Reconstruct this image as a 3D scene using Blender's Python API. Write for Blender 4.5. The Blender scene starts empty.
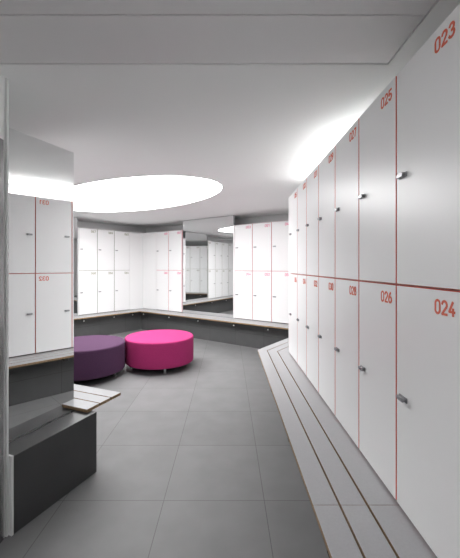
import bpy, bmesh, math
from mathutils import Vector, Matrix
S = bpy.context.scene
COL = S.collection

# ------------------------------------------------------------------ camera
F = 335.0
EYE = 1.43
cd = bpy.data.cameras.new('camera')
cd.sensor_fit = 'HORIZONTAL'; cd.sensor_width = 36; cd.lens = 36*F/460
cd.shift_x = 2/460; cd.shift_y = -12/460
cd.clip_start = .05
cam = bpy.data.objects.new('camera', cd); COL.objects.link(cam)
cam.location = (0, 0, EYE); cam.rotation_euler = (math.pi/2, 0, 0)
S.camera = cam
# ------------------------------------------------------------------ world, exposure, light strengths
S.view_settings.view_transform = 'Standard'; S.view_settings.look = 'None'
S.view_settings.gamma = 1; S.view_settings.use_curve_mapping = False
S.view_settings.exposure = 0.9
W = bpy.data.worlds.new('world'); S.world = W; W.use_nodes = True
W.node_tree.nodes['Background'].inputs[0].default_value = (1, 1, 1, 1)
W.node_tree.nodes['Background'].inputs[1].default_value = 0.35
OVAL = 6.3      # backlit ceiling oval
STRIP = 17.0    # cove strips on top of the lockers
REAR_FILL = 17.0      # added fill light behind the camera, brightens the near doors
S.cycles.max_bounces = 14; S.cycles.glossy_bounces = 8; S.cycles.diffuse_bounces = 8

# ------------------------------------------------------------------ materials
def mat(name, col, rough=.5, metal=0, spec=.5, noise=0, nscale=8, bump=0, bscale=60, emit=0):
    m = bpy.data.materials.new(name); m.use_nodes = True
    nt = m.node_tree; b = nt.nodes['Principled BSDF']
    c = (*col, 1)
    b.inputs['Base Color'].default_value = c
    b.inputs['Roughness'].default_value = rough
    b.inputs['Metallic'].default_value = metal
    b.inputs['Specular IOR Level'].default_value = spec
    if emit:
        b.inputs['Emission Color'].default_value = c
        b.inputs['Emission Strength'].default_value = emit
    if noise or bump:
        tc = nt.nodes.new('ShaderNodeTexCoord')
    if noise:
        n = nt.nodes.new('ShaderNodeTexNoise'); n.inputs['Scale'].default_value = nscale
        n.inputs['Detail'].default_value = 6
        nt.links.new(tc.outputs['Object'], n.inputs['Vector'])
        r = nt.nodes.new('ShaderNodeValToRGB')
        r.color_ramp.elements[0].position = .3; r.color_ramp.elements[1].position = .7
        r.color_ramp.elements[0].color = (*[max(0, v*(1-noise)) for v in col], 1)
        r.color_ramp.elements[1].color = (*[min(1, v*(1+noise)) for v in col], 1)
        nt.links.new(n.outputs['Fac'], r.inputs['Fac'])
        nt.links.new(r.outputs['Color'], b.inputs['Base Color'])
    if bump:
        n2 = nt.nodes.new('ShaderNodeTexNoise'); n2.inputs['Scale'].default_value = bscale
        n2.inputs['Detail'].default_value = 4
        nt.links.new(tc.outputs['Object'], n2.inputs['Vector'])
        bp = nt.nodes.new('ShaderNodeBump'); bp.inputs['Strength'].default_value = bump
        bp.inputs['Distance'].default_value = .002
        nt.links.new(n2.outputs['Fac'], bp.inputs['Height'])
        nt.links.new(bp.outputs['Normal'], b.inputs['Normal'])
    return m

WHITE = mat('white_laminate', (.84, .84, .84), .33, spec=.4)
CARC = mat('white_carcass', (.76, .76, .76), .5)
RED = mat('red_core', (.72, .13, .08), .5)
PINKRED = mat('rose_core', (.66, .12, .17), .5)
OLIVE = mat('olive_core', (.30, .30, .22), .5)
NRED = mat('red_number', (.70, .13, .07), .5)
NPINK = mat('rose_number', (.80, .22, .36), .5)
NOLIVE = mat('olive_number', (.33, .33, .23), .5)
CEIL = mat('ceiling_paint', (.86, .875, .865), .8, spec=.2)
PANELM = mat('metal_ceiling_panel', (.72, .72, .72), .5)
DARKGAP = mat('dark_gap', (.02, .02, .02), .9)
WALLP = mat('wall_paint', (.80, .80, .80), .7)
CHROME = mat('chrome', (.36, .36, .37), .42, 1)
STEEL = mat('brushed_steel', (.36, .36, .36), .22, 1)
MIRROR = mat('mirror_glass', (.84, .85, .85), .0, 1)
MIRROR2 = mat('mirror_edge', (.35, .40, .42), .2, .6)
SLAT = mat('grey_laminate', (.37, .37, .38), .30, spec=.5, noise=.03, nscale=120)
WOOD = mat('plywood_edge', (.30, .20, .11), .6, noise=.25, nscale=60)
TRIM = mat('light_trim', (.72, .72, .72), .45)
MAGENTA = mat('magenta_fabric', (.40, .030, .145), .85, spec=.25, noise=.08, nscale=90, bump=.3, bscale=350)
PURPLE = mat('purple_fabric', (.072, .030, .072), .85, spec=.25, noise=.08, nscale=90, bump=.3, bscale=350)
LEGM = mat('polished_leg', (.75, .75, .76), .3, 1)
BLACK = mat('black_base', (.02, .02, .02), .7)
EM_OVAL = mat('oval_light', (1, 1, 1), .5, emit=OVAL)
EM_STRIP = mat('strip_light', (1, 1, 1), .5, emit=STRIP)
EM_FILL = mat('rear_fill', (1, 1, 1), .5, emit=REAR_FILL)

def tile_mat(name, col, rough, sx, sy, ox, oy, joint, jw=.0022, wall=False):
    """large stone tiles with thin joints, world laid (object coords)."""
    m = bpy.data.materials.new(name); m.use_nodes = True
    nt = m.node_tree; b = nt.nodes['Principled BSDF']
    b.inputs['Roughness'].default_value = rough; b.inputs['Specular IOR Level'].default_value = .35
    N = nt.nodes.new; L = nt.links.new
    tc = N('ShaderNodeTexCoord'); sep = N('ShaderNodeSeparateXYZ')
    L(tc.outputs['Object'], sep.inputs[0])
    outs = []
    def math_(op, a, v=None, v2=None):
        n = N('ShaderNodeMath'); n.operation = op
        for i, q in enumerate((a, v, v2)):
            if q is None: continue
            if isinstance(q, (int, float)): n.inputs[i].default_value = q
            else: L(q, n.inputs[i])
        return n.outputs[0]
    cells = []
    for ax, s, o in (('X', sx, ox), ('Z' if wall else 'Y', sy, oy)):
        a = math_('SUBTRACT', sep.outputs[ax], o)
        a = math_('DIVIDE', a, s)
        cells.append(math_('FLOOR', a))
        fr = math_('FRACT', a)
        d = math_('ABSOLUTE', math_('SUBTRACT', fr, .5))
        outs.append(math_('GREATER_THAN', d, .5 - jw/s))
    j = math_('MAXIMUM', outs[0], outs[1])
    n1 = N('ShaderNodeTexNoise'); n1.inputs['Scale'].default_value = 5; n1.inputs['Detail'].default_value = 8
    L(tc.outputs['Object'], n1.inputs['Vector'])
    n2 = N('ShaderNodeTexWhiteNoise'); n2.noise_dimensions = '2D'
    cb = N('ShaderNodeCombineXYZ'); L(cells[0], cb.inputs[0]); L(cells[1], cb.inputs[1])
    L(cb.outputs[0], n2.inputs['Vector'])
    f = math_('ADD', math_('MULTIPLY', n1.outputs['Fac'], .8), math_('MULTIPLY', n2.outputs['Value'], .2))
    r = N('ShaderNodeValToRGB')
    r.color_ramp.elements[0].position = .25; r.color_ramp.elements[1].position = .75
    r.color_ramp.elements[0].color = (*[v*.90 for v in col], 1)
    r.color_ramp.elements[1].color = (*[v*1.10 for v in col], 1)
    L(f, r.inputs['Fac'])
    mx = N('ShaderNodeMix'); mx.data_type = 'RGBA'
    L(j, mx.inputs['Factor']); L(r.outputs['Color'], mx.inputs[6]); mx.inputs[7].default_value = (*joint, 1)
    L(mx.outputs[2], b.inputs['Base Color'])
    return m

FLOOR = tile_mat('floor_tiles', (.185, .185, .187), .52, .615, .634, -.393, 2.051, (.085, .085, .085), jw=.0018)
DTILE = tile_mat('dark_wall_tiles', (.085, .086, .087), .45, .6, .6, 0, .24, (.05, .05, .05), wall=True)
BLOCKM = mat('dark_ledge_tile', (.055, .056, .057), .42, noise=.08, nscale=5)

# ------------------------------------------------------------------ helpers
def V(x, y, z=0): return Vector((x, y, z))
def link(name, bm, mats, parent=None, smooth=False, bevel=0, normals=True):
    if normals: bmesh.ops.recalc_face_normals(bm, faces=bm.faces)
    me = bpy.data.meshes.new(name); bm.to_mesh(me); bm.free()
    for m in (mats if isinstance(mats, (list, tuple)) else [mats]): me.materials.append(m)
    if smooth:
        for p in me.polygons: p.use_smooth = True
    o = bpy.data.objects.new(name, me); COL.objects.link(o)
    if parent: o.parent = parent
    if bevel:
        b = o.modifiers.new('bevel', 'BEVEL'); b.width = bevel; b.segments = 2; b.limit_method = 'ANGLE'
    return o
def box(bm, x0, x1, y0, y1, z0, z1, mi=0, side=None):
    vs = [bm.verts.new((x, y, z)) for z in (z0, z1) for x, y in ((x0, y0), (x1, y0), (x1, y1), (x0, y1))]
    fs = []
    for idx in ((3, 2, 1, 0), (4, 5, 6, 7), (0, 1, 5, 4), (1, 2, 6, 5), (2, 3, 7, 6), (3, 0, 4, 7)):
        f = bm.faces.new([vs[i] for i in idx]); f.material_index = mi; fs.append(f)
    return fs          # bottom, top, front(-y), right, back, left
def prism(bm, pts, z0, z1, mi_top=0, mi_side=0):
    lo = [bm.verts.new((p[0], p[1], z0)) for p in pts]; hi = [bm.verts.new((p[0], p[1], z1)) for p in pts]
    n = len(pts)
    f = bm.faces.new(hi); f.material_index = mi_top
    f = bm.faces.new(lo[::-1]); f.material_index = mi_side
    for i in range(n):
        f = bm.faces.new((lo[i], lo[(i+1) % n], hi[(i+1) % n], hi[i])); f.material_index = mi_side
def cyl(bm, c, r, h, axis='Z', seg=20, r2=None, mi=0):
    rot = {'Z': Matrix.Identity(4), 'Y': Matrix.Rotation(math.pi/2, 4, 'X'), 'X': Matrix.Rotation(math.pi/2, 4, 'Y')}[axis]
    g = bmesh.ops.create_cone(bm, cap_ends=True, segments=seg, radius1=r, radius2=r if r2 is None else r2, depth=h,
                          matrix=Matrix.Translation(c) @ rot)
    for v in g['verts']:
        for f in v.link_faces: f.material_index = mi
def lathe(bm, prof, seg=72):
    rings = []
    for r, z in prof:
        if r < 1e-6: rings.append([bm.verts.new((0, 0, z))])
        else: rings.append([bm.verts.new((r*math.cos(2*math.pi*i/seg), r*math.sin(2*math.pi*i/seg), z)) for i in range(seg)])
    for a, b in zip(rings, rings[1:]):
        for i in range(seg):
            j = (i+1) % seg
            if len(a) == 1: bm.faces.new((a[0], b[j], b[i]))
            elif len(b) == 1: bm.faces.new((a[i], a[j], b[0]))
            else: bm.faces.new((a[i], a[j], b[j], b[i]))
def empty(name, loc, rz=0):
    o = bpy.data.objects.new(name, None); COL.objects.link(o)
    o.location = loc; o.rotation_euler = (0, 0, rz); o.empty_display_size = .1
    return o
def tag(o, label, cat, group=None):
    o['label'] = label; o['category'] = cat
    if group: o['group'] = group
    return o
def struct(name, bm, m, parent=None, **k):
    o = link(name, bm, m, parent, **k)
    if parent is None: o['kind'] = 'structure'
    return o
def dup(root, loc, rz):
    def cp(o, par):
        c = o.copy(); COL.objects.link(c); c.parent = par
        for ch in o.children: cp(ch, c)
        return c
    r = cp(root, None); r.location = loc; r.rotation_euler = (0, 0, rz)
    return r

# ------------------------------------------------------------------ plan
CEILZ = EYE + 1.022
ZB = EYE - .982            # locker underside / bench level
ZM = EYE - .0725           # joint between the tiers
ZT = EYE + .8015           # locker top
u = V(.811, -.585)         # back wall, left to right
C0 = V(-2.02, 7.96)        # back left corner
vL = V(-.645, -.764); vL.normalize()   # left back wall, corner outwards
nP = V(.923, -.384); nP.normalize(); e2 = V(.384, .923); e2.normalize()
A0 = V(.7, -2.6); A1 = V(.7, 3.87)
T0 = C0 + u*4.6
NM = -1.905                # plane of the end mirror
KF = 1.757                 # front plane of the partition lockers
s = (KF - C0.dot(e2))/vL.dot(e2)
L0 = C0 + vL*s
M0 = nP*NM + e2*KF
PATH = [A0, A1, T0, C0, L0, M0]
def seg_dir(i): d = PATH[i+1]-PATH[i]; d.normalize(); return d
def seg_left(i): d = seg_dir(i); return V(-d.y, d.x)
def corner(i, off):
    """path vertex i offset to the room side by off (mitred)"""
    if i == 0: return PATH[0] + seg_left(0)*off
    if i == len(PATH)-1: return PATH[-1] + seg_left(i-1)*off
    a, b = seg_left(i-1), seg_left(i)
    m = a+b; m.normalize()
    return PATH[i] + m*(off/m.dot(a))
def stripquad(i, d0, d1, p0=None, p1=None):
    """quad over segment i between offsets d0..d1; p0,p1: optional distances along the segment instead of the mitres"""
    d, l = seg_dir(i), seg_left(i)
    def pt(end, off):
        if end == 0: return corner(i, off) if p0 is None else PATH[i] + d*p0 + l*off
        return corner(i+1, off) if p1 is None else PATH[i] + d*p1 + l*off
    return [pt(0, d0), pt(1, d0), pt(1, d1), pt(0, d1)]

# ------------------------------------------------------------------ shell
bm = bmesh.new(); box(bm, -7, 3.2, -2.7, 9.5, -.1, 0); struct('floor', bm, FLOOR)
bm = bmesh.new(); box(bm, -7, 3.2, -2.7, 9.5, CEILZ, CEILZ+.1); ceil = struct('ceiling', bm, CEIL)
# metal ceiling panels near the camera, a few mm under the ceiling with open joints
def cpanel(x0, x1, y0, y1):
    bm = bmesh.new(); g = .0025
    box(bm, x0+g, x1-g, y0+g, y1-g, CEILZ-.022, CEILZ-.010)
    struct('ceiling_panel', bm, PANELM, ceil, bevel=.002)
YJ = [1.65, 1.33, 1.01, .69, .37, .05, -.27]
bm = bmesh.new(); box(bm, -2.2, .788, -.27, 1.65, CEILZ-.010, CEILZ-.001)
bk = struct('panel_backing', bm, DARKGAP, ceil)
for a, b in zip(YJ, YJ[1:]): cpanel(-2.2, .788, b, a)
# framing ceiling around the panels, level with them
bm = bmesh.new()
box(bm, -7, 3.2, 1.654, 9.5, CEILZ-.022, CEILZ-.0005)
box(bm, .792, 3.2, -2.7, 1.654, CEILZ-.022, CEILZ-.0005)
struct('ceiling_board', bm, CEIL, ceil)
CZ = CEILZ-.022

WN = ['right', 'right_rear', 'back', 'left_rear', 'partition']
D = -.50
for i, n in enumerate(WN):
    bm = bmesh.new()
    top = CZ if n != 'partition' else ZT + .04
    if n == 'partition':
        q = stripquad(i, D, D-.02)
        q[1] = M0 + seg_left(i)*D - seg_dir(i)*.02; q[2] = M0 + seg_left(i)*(D-.02) - seg_dir(i)*.02
    else: q = stripquad(i, D, D-.1)
    prism(bm, q, 0, top); struct('wall_'+n, bm, WALLP)
# dark tiled plinth under the lockers
PF = .20
for i, n in enumerate(WN):
    bm = bmesh.new()
    p1 = None
    q = stripquad(i, PF, D+.005)
    if n == 'partition':
        q = stripquad(i, PF, D+.005, p1=(PATH[5]-PATH[4]).length-.03); q[0] = corner(4, PF); q[3] = corner(4, D+.005)
    # build in a local frame so the tile pattern follows the wall
    o = PATH[i]; d = seg_dir(i); l = seg_left(i)
    loc = [((p-o).dot(d), (p-o).dot(l)) for p in q]
    prism(bm, loc, 0, ZB-.035)
    ob = struct('baseboard_'+n, bm, DTILE)
    ob.location = o; ob.rotation_euler = (0, 0, math.atan2(d.y, d.x))
# rear of the room behind the camera and left side
bm = bmesh.new(); box(bm, -7, 1.3, -2.75, -2.65, 0, CZ); struct('wall_front', bm, WALLP)
XL = -1.182; YE = 1.775
bm = bmesh.new(); box(bm, XL-.12, XL-.0005, -2.65, YE, 0, CZ); wl = struct('wall_left', bm, WALLP)
# right locker run: closed white panels nearer than the first locker seen
Y_START = 1.394-.398
bm = bmesh.new(); box(bm, .70, .72, -2.64, Y_START-.004, ZB, ZT); struct('wall_panel', bm, WHITE)
bm = bmesh.new(); box(bm, .70, .72, 3.784, 3.868, ZB+.004, ZT); struct('trim_1', bm, WHITE)
# turned bit behind the end of the right row
bm = bmesh.new(); prism(bm, stripquad(1, 0, -.02), ZB, ZT); struct('wall_panel', bm, WHITE)
# blank corner panels
bm = bmesh.new()
tb = (T0-C0).length
prism(bm, stripquad(2, 0, -.02, p0=tb-.4515*1.0+.002), ZB+.004, ZT); struct('trim_2', bm, WHITE)
bm = bmesh.new(); prism(bm, stripquad(3, 0, -.02, p1=.356), ZB+.004, ZT); struct('trim_3', bm, WHITE)

# brushed steel door in the near left wall, with its white jamb
bm = bmesh.new(); box(bm, XL, XL+.008, .55, YE-.022, .004, EYE+.665); dr = struct('door_1', bm, STEEL)
bm = bmesh.new(); box(bm, XL+.008, XL+.05, .60, .62, .9, 1.2); struct('door_handle', bm, CHROME, dr, bevel=.004)
bm = bmesh.new(); box(bm, XL-.12, XL+.012, YE, YE+.012, 0, CZ); struct('trim_4', bm, TRIM)

# ------------------------------------------------------------------ the lockers
def seg7(d):
    """stroke polylines for a digit in a 0.6 x 1 cell, rounded industrial lettering"""
    def arc(cx, cy, rx, ry, a0, a1, n=8):
        return [(cx+rx*math.cos(math.radians(a0+(a1-a0)*i/n)), cy+ry*math.sin(math.radians(a0+(a1-a0)*i/n))) for i in range(n+1)]
    if d == '0': return [arc(.3, .72, .24, .24, 0, 180) + arc(.3, .28, .24, .24, 180, 360) + [(.54, .72)]]
    if d == '1': return [[(.14, .76), (.36, .95), (.36, .05)]]
    if d == '2': return [arc(.3, .70, .24, .25, 170, -35) + [(.06, .05), (.56, .05)]]
    if d == '3': return [arc(.29, .72, .22, .23, 160, -90), arc(.29, .28, .25, .23, 90, -160)]
    if d == '4': return [[(.40, .95), (.06, .30), (.58, .30)], [(.43, .52), (.43, .05)]]
    if d == '5': return [[(.52, .95), (.12, .95), (.09, .52)] + arc(.30, .33, .24, .27, 130, -160)]
    if d == '6': return [arc(.3, .30, .24, .25, 0, 360, 16), [(.07, .36), (.12, .62), (.38, .95)]]
    if d == '7': return [[(.06, .95), (.54, .95), (.24, .05)]]
    if d == '8': return [arc(.3, .28, .24, .23, 0, 360, 16), arc(.3, .74, .21, .21, 0, 360, 16)]
    if d == '9': return [arc(.3, .70, .24, .25, 0, 360, 16), [(.53, .64), (.48, .38), (.22, .05)]]
def number_bm(text, h, w=.095):
    """flat raised numerals on the front (y just before the door), origin at lower left"""
    bm = bmesh.new()
    t = .072*h*1.15
    x0 = 0; k = 0
    for ch in text:
        for pl in seg7(ch):
            pts = [Vector((x0 + p[0]*h*.98, 0, p[1]*h)) for p in pl]
            for a, b in zip(pts, pts[1:]):
                d = b-a
                if d.length < 1e-6: continue
                d.normalize(); n = Vector((-d.z, 0, d.x))*t
                e = d*t*.5; k += 1
                vs = [bm.verts.new(q) for q in (a-e-n, b+e-n, b+e+n, a-e+n)]
                top = [bm.verts.new(q.co + Vector((0, -.0006 - k*.00003, 0))) for q in vs]
                bm.faces.new(top)
                for i in range(4): bm.faces.new((vs[i], vs[(i+1) % 4], top[(i+1) % 4], top[i]))
        x0 += h*.72
    bmesh.ops.transform(bm, matrix=Matrix.Scale(w/(x0-.1*h), 4, (1, 0, 0)), verts=bm.verts)
    return bm

PITCH = .398
DOORT = .012
def make_locker(z0, z1, core, pitch=PITCH):
    h = z1-z0
    root = empty('locker', (0, 0, 0))
    bm = bmesh.new()
    fs = box(bm, .0012, pitch-.0012, DOORT+.001, .46, .001, h-.001)
    fs[2].material_index = 1
    link('body', bm, [CARC, core], root)
    bm = bmesh.new()
    g = .005
    fs = box(bm, g, pitch-g, 0, DOORT, .0045, h-.0045, 1)
    fs[2].material_index = 0
    door = link('door', bm, [WHITE, core], root)
    bm = bmesh.new()
    lx, lz = .060, h*.5
    box(bm, lx-.030, lx+.026, -.004, .0, lz-.010, lz+.010)
    cyl(bm, (lx+.008, -.008, lz), .0105, .012, 'Y', 20)
    box(bm, lx-.024, lx+.020, -.018, -.012, lz-.008, lz+.008)
    cyl(bm, (lx-.020, -.010, lz), .0085, .014, 'Y', 16)
    link('lock', bm, CHROME, door, bevel=.0012)
    return root
protos = {}
def get_locker(tier, corename, pitch=PITCH):
    key = (tier, corename, round(pitch, 3))
    core = {'red': RED, 'rose': PINKRED, 'olive': OLIVE}[corename]
    z0, z1 = (ZB+.006, ZM) if tier == 'lower' else (ZM, ZT)
    if key not in protos:
        protos[key] = make_locker(z0, z1, core, pitch); fresh = True
        return protos[key], z0, z1
    return dup(protos[key], (0, 0, 0), 0), z0, z1
def place_locker(tier, corename, origin, rz, label, group, num, pitch=PITCH):
    r, z0, z1 = get_locker(tier, corename, pitch)
    r.location = (origin.x, origin.y, z0); r.rotation_euler = (0, 0, rz)
    tag(r, label, 'locker', group)
    door = [c for c in r.children if c.name.startswith('door')][0]
    for c in list(door.children):
        if c.name.startswith('number'): bpy.data.objects.remove(c)
    nm = {'red': NRED, 'rose': NPINK, 'olive': NOLIVE}[corename]
    bm = number_bm(num, .047, .102)
    h = z1-z0
    bmesh.ops.translate(bm, vec=(pitch-.035-.102, 0, h-.036-.047), verts=bm.verts)
    link('number', bm, nm, door, normals=False)
def row(origin, xdir, ycount, corename, first, labels, group, pitch=PITCH, rev=False):
    """origin = left end of the row for somebody facing it; xdir towards the right"""
    rz = math.atan2(xdir.y, xdir.x)
    for k in range(ycount):
        n = first + 2*(ycount-1-k if rev else k)
        for t, tier in enumerate(('upper', 'lower')):
            place_locker(tier, corename, origin + xdir*pitch*k, rz, labels(k, tier, '%03d' % (n+t)), group, '%03d' % (n+t), pitch)

# right row, 023 nearest ... 035 farthest
ORD = ['nearest', 'second nearest', 'third nearest', 'fourth nearest', 'third farthest', 'second farthest', 'farthest']
def lab_right(k, tier, num):
    kk = 6-k
    return 'white locker numbered %s, %s door of the %s tier along the right wall' % (num, ORD[kk], tier)
row(V(.7, Y_START + 7*PITCH), V(0, -1), 7, 'red', 23, lab_right, 'red-jointed lockers along the right wall', rev=True)
# back wall, right of the mirror
def pos3(k): return ['leftmost', 'middle', 'rightmost'][k]
row(C0 + u*2.644, u, 3, 'rose', 49, lambda k, t, n: 'white locker, %s of three in the %s tier right of the tall back wall mirror' % (pos3(k), t),
    'lockers right of the back mirror', pitch=.4, rev=True)
# back wall, left of the mirror
row(C0 + u*.4515, u, 2, 'rose', 57, lambda k, t, n: 'white rose-jointed locker, %s of the pair in the %s tier left of the back mirror' % (('left', 'right')[k], t),
    'lockers between the room corner and the back mirror', pitch=.408, rev=True)
# left rear wall
row(C0 + vL*(.358+3*.396), -vL, 3, 'olive', 63, lambda k, t, n: 'white olive-jointed locker, %s of three in the %s tier above the purple pouf' % (pos3(k), t),
    'olive-jointed lockers on the left rear wall', pitch=.396, rev=True)
# left rear wall beyond its mirror (seen in the mirrors)
OR4 = ['farthest left', 'third', 'second', 'nearest']
row(C0 + vL*(2.66+4*.398), -vL, 4, 'olive', 69, lambda k, t, n: 'white olive-jointed locker %s from the left rear mirror, %s tier, beyond it' % (OR4[k], t),
    'lockers seen only in the back mirror', rev=True)
# partition row, its back to the camera
OR8 = ['nearest to the end mirror', 'second from the end mirror', 'third from the end mirror', 'fourth from the end mirror', 'fifth from the end mirror', 'sixth from the end mirror', 'seventh from the end mirror', 'eighth from the end mirror', 'ninth from the end mirror']
row(M0 - nP*.03, -nP, 9, 'olive', 77, lambda k, t, n: 'white locker behind the partition, %s tier, %s' % (t, OR8[k]),
    'lockers on the far side of the partition')

# ------------------------------------------------------------------ mirrors
def local_box(bm, o, xd, yd, x0, x1, y0, y1, z0, z1, mi=0):
    pts = [o+xd*x0+yd*y0, o+xd*x1+yd*y0, o+xd*x1+yd*y1, o+xd*x0+yd*y1]
    prism(bm, pts, z0, z1, mi, mi)
def mirror(o, xd, yd, x0, x1, z0, z1, label, edge=.006):
    """front face at y=0; yd points away from the viewer"""
    root = empty('wall_mirror', o + xd*(x0+x1)/2 + Vector((0, 0, z0)))
    root.rotation_euler = (0, 0, math.atan2(xd.y, xd.x))
    w = (x1-x0)/2; h = z1-z0
    bm = bmesh.new(); box(bm, -w+edge, w-edge, 0, .004, edge, h-edge); link('mirror_glass', bm, MIRROR, root)
    bm = bmesh.new(); box(bm, -w, w, .0045, .02, 0, h); link('backing_board', bm, MIRROR2, root)
    tag(root, label, 'mirror'); return root
yb = V(.585, .811); yb.normalize(); ub = V(yb.y, -yb.x)
mirror(C0 + yb*.02, ub, yb, 1.275, 2.612, ZB-.005, CZ-.002, 'tall frameless mirror on the back wall between two groups of lockers')
bm = bmesh.new(); local_box(bm, C0, ub, yb, 2.614, 2.642, 0, .3, ZB+.004, ZT); struct('trim_5', bm, WHITE)
yl = V(-vL.y*-1, vL.x*-1)      # outward normal candidate
yl = V(vL.y, -vL.x)
if yl.dot(C0 - V(0, 4)) > 0 and (C0+yl).x > C0.x: yl = -yl
mirror(C0 + yl*.015, -vL, yl, -2.64, -1.566, ZB-.005, CZ-.002, 'tall mirror at the left end of the olive-jointed lockers, a narrow sliver in view')
bm = bmesh.new(); local_box(bm, C0, -vL, yl, -1.562, -1.548, 0, .3, ZB+.004, ZT); struct('trim_6', bm, WHITE)
# end mirror on the partition
o = nP*NM
mirror(o, e2, -nP, 1.12, 1.759, .421, ZT+.003, 'large mirror on the partition end reflecting lockers 031 and 032, at left', .002)
bm = bmesh.new(); local_box(bm, o - nP*.021, e2, -nP, 1.12, 1.752, 0, .009, 0, ZT); struct('trim_7', bm, WALLP)

# ------------------------------------------------------------------ benches
SL = [(-.012, .119), (.1275, .2335), (.242, .348)]
ZS = ZB-.002
def bench(i, p0, p1, label, brs):
    q = stripquad(i, .0, .2, p0, p1)
    root = empty('slatted_bench', V(*((q[0]+q[1]+q[2]+q[3])/4)[:2], ZS-.022))
    inv = -root.location
    for a, b in SL:
        bm = bmesh.new(); pts = stripquad(i, a if i != 4 else max(a, .004), b, p0, p1)
        prism(bm, [p+Vector((inv.x, inv.y, 0)) for p in pts], 0, .022, 0, 1)
        sl = link('slat', bm, [SLAT, WOOD], root, bevel=.0012)
    # bearers across the slats with small feet
    d, l = seg_dir(i), seg_left(i)
    for k in brs:
        c = PATH[i] + d*k + l*.27 + Vector((inv.x, inv.y, 0))
        bm = bmesh.new(); local_box(bm, c, d, l, -.02, .02, -.06, .07, -.03, -.0005)
        br = link('bracket', bm, BLACK, root)
        bm = bmesh.new(); cyl(bm, (c.x+l.x*.05, c.y+l.y*.05, -.043), .011, .025)
        if i: link('bracket_cap', bm, TRIM, br)
        else: bm.free()
    tag(root, label, 'bench', 'slatted bench running round the room')
YJB = 1.385
bench(0, None, YJB+2.6-.0006, 'grey slatted bench under the nearest lockers on the right, foreground section up to the joint', [2.0, 2.9, 3.8])
bench(0, YJB+2.6+.0006, None, 'long grey slatted bench section running from the joint to the mitred corner at right', [4.6, 5.4, 6.1])
bench(1, None, None, 'short bench section turning away behind the far end of the right row', [.5, 1.2])
lb = (C0-T0).length
bench(2, None, None, 'slatted bench under the back wall lockers and the tall mirror', [.5, 1.05, 1.75, 2.6, 3.4, 4.2])
bench(3, None, None, 'slatted bench below the olive-jointed lockers behind the purple pouf', [.5, .95, 1.6, 2.4, 3.2, 4.0])
lm = (M0-L0).length
nE = .118
bench(4, None, lm+nE, 'white slatted bench end with brown edges jutting out past the end mirror', [.6, 1.6, 2.6, 3.6])
# ------------------------------------------------------------------ tiled ledge under the end mirror
root = empty('tiled_ledge', nP*(-1.82) + e2*1.5)
root.rotation_euler = (0, 0, math.atan2(e2.y, e2.x))
H1 = .42
x0, x1 = 1.213-1.5, 1.808-1.5          # local x along the ledge, local y away from the room
yf, ybk = 1.745-1.82, 1.903-1.82
bm = bmesh.new(); box(bm, x0, x1, yf, ybk, 0, H1)
link('body', bm, BLOCKM, root, bevel=.003)
bm = bmesh.new(); box(bm, x0-.013, x0-.001, yf-.001, ybk, 0, H1+.003); link('end_trim', bm, TRIM, root)['label'] = 'light grey end trim'
tag(root, 'low dark grey tiled ledge on the floor below the end mirror at left', 'ledge')

# ------------------------------------------------------------------ poufs
def pouf(x, y, r, m, label, rz):
    root = empty('pouf', (x, y, 0), rz)
    z0, z1 = .085, .437
    bm = bmesh.new(); e = .022
    prof = [(0, z0), (r-.03, z0)]
    prof += [(r-.012+.010*math.sin(a), z0+.012-.012*math.cos(a)) for a in [math.pi/2*i/4 for i in range(5)]]
    prof += [(r, z0+.10), (r, z1-e-.05)]
    prof += [(r-e+e*math.cos(a), z1-e+e*math.sin(a)) for a in [math.pi/2*i/6 for i in range(7)]]
    prof += [(r*.7, z1+.003), (r*.35, z1+.006), (0, z1+.007)]
    lathe(bm, prof, 96); b = link('cushion', bm, m, root, smooth=True)
    bm = bmesh.new()
    bmesh.ops.create_circle(bm, segments=96, radius=r-.003, matrix=Matrix.Translation((0, 0, z1-.012)))
    # stitched seam: thin ring around the upper edge
    bm.free(); bm = bmesh.new(); n = 96; rr = .003
    rings = []
    for i in range(n):
        a = 2*math.pi*i/n
        rings.append([bm.verts.new(((r-.0015+rr*math.cos(t))*math.cos(a), (r-.0015+rr*math.cos(t))*math.sin(a), z1-.026+rr*math.sin(t))) for t in [math.pi/3*j for j in range(6)]])
    for i in range(n):
        A, B = rings[i], rings[(i+1) % n]
        for j in range(6): bm.faces.new((A[j], B[j], B[(j+1) % 6], A[(j+1) % 6]))
    link('seam', bm, m, b, smooth=True)
    bm = bmesh.new(); cyl(bm, (0, 0, z0-.012), r-.09, .022, seg=64); link('base', bm, BLACK, root)
    for k in range(4):
        a = math.pi/2*k
        bm = bmesh.new()
        cx, cy = (r-.11)*math.cos(a), (r-.11)*math.sin(a)
        cyl(bm, (cx, cy, .045), .016, .082, seg=20); cyl(bm, (cx, cy, .004), .022, .008, seg=20)
        link('leg', bm, LEGM, root, smooth=False)
    tag(root, label, 'pouf')
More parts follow.
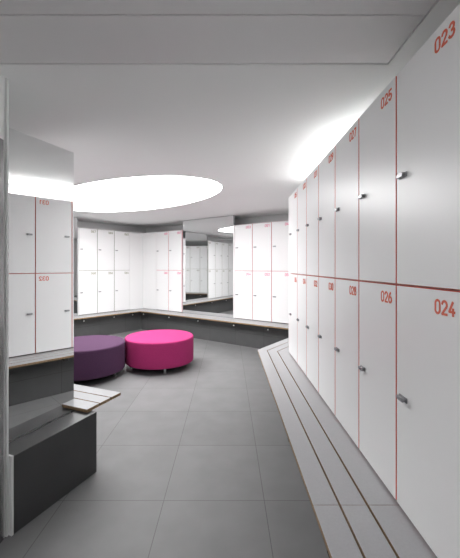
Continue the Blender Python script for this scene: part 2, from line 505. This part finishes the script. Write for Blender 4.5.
pouf(-.99, 4.86, .487, MAGENTA, 'round magenta fabric pouf on short metal legs', math.radians(-68))
pouf(-1.865, 4.42, .487, PURPLE, 'round dark purple fabric pouf left of the magenta one', math.radians(-2))

# ------------------------------------------------------------------ lights as objects
root = empty('ceiling_light', (-1.45, 4.823, CZ), math.atan2(.614, -.79))
bm = bmesh.new(); n = 128; a_, b_ = 1.616, .838
pts = [(a_*math.cos(2*math.pi*i/n), b_*math.sin(2*math.pi*i/n)) for i in range(n)]
prism(bm, pts, -.010, -.001); link('diffuser', bm, EM_OVAL, root)
bm = bmesh.new()
out = [(p[0]*(1+.008/a_), p[1]*(1+.008/b_)) for p in pts]
vs = [[bm.verts.new((q[0], q[1], z)) for q in ring] for ring, z in ((pts, -.012), (out, -.012), (out, 0), (pts, 0))]
for i in range(n):
    j = (i+1) % n
    for r_ in range(4): bm.faces.new((vs[r_][i], vs[r_][j], vs[(r_+1) % 4][j], vs[(r_+1) % 4][i]))
link('rim', bm, CEIL, root)
tag(root, 'large glowing white oval light panel in the ceiling above the poufs', 'ceiling light')
def batten(x, y, L, rz, label):
    root = empty('light_batten', (x, y, ZT), rz)
    bm = bmesh.new(); box(bm, -L/2, L/2, -.025, .025, .0, .02); link('housing', bm, TRIM, root)
    bm = bmesh.new(); cyl(bm, (0, 0, .034), .013, L-.03, 'X', 16); link('tube', bm, EM_STRIP, root)
    tag(root, label, 'light', 'light battens hidden on top of the right row')
batten(1.06, 2.70, .78, math.pi/2, 'light batten lying on top of the middle lockers of the right row')
batten(1.06, 3.50, .70, math.pi/2, 'light batten lying on top of the far lockers of the right row')

root = empty('fill_light', (-1.02, -1.0, CZ))  # unseen fill added to lift the nearest right-hand doors, not a known lamp
bm = bmesh.new(); box(bm, -.07, .07, -.95, .95, -.035, -.001); link('housing', bm, TRIM, root)
bm = bmesh.new(); box(bm, -.06, .06, -.94, .94, -.042, -.0355); link('diffuser', bm, EM_FILL, root)
tag(root, 'added linear fill light under the ceiling along the near left wall, unseen behind the camera', 'ceiling light')
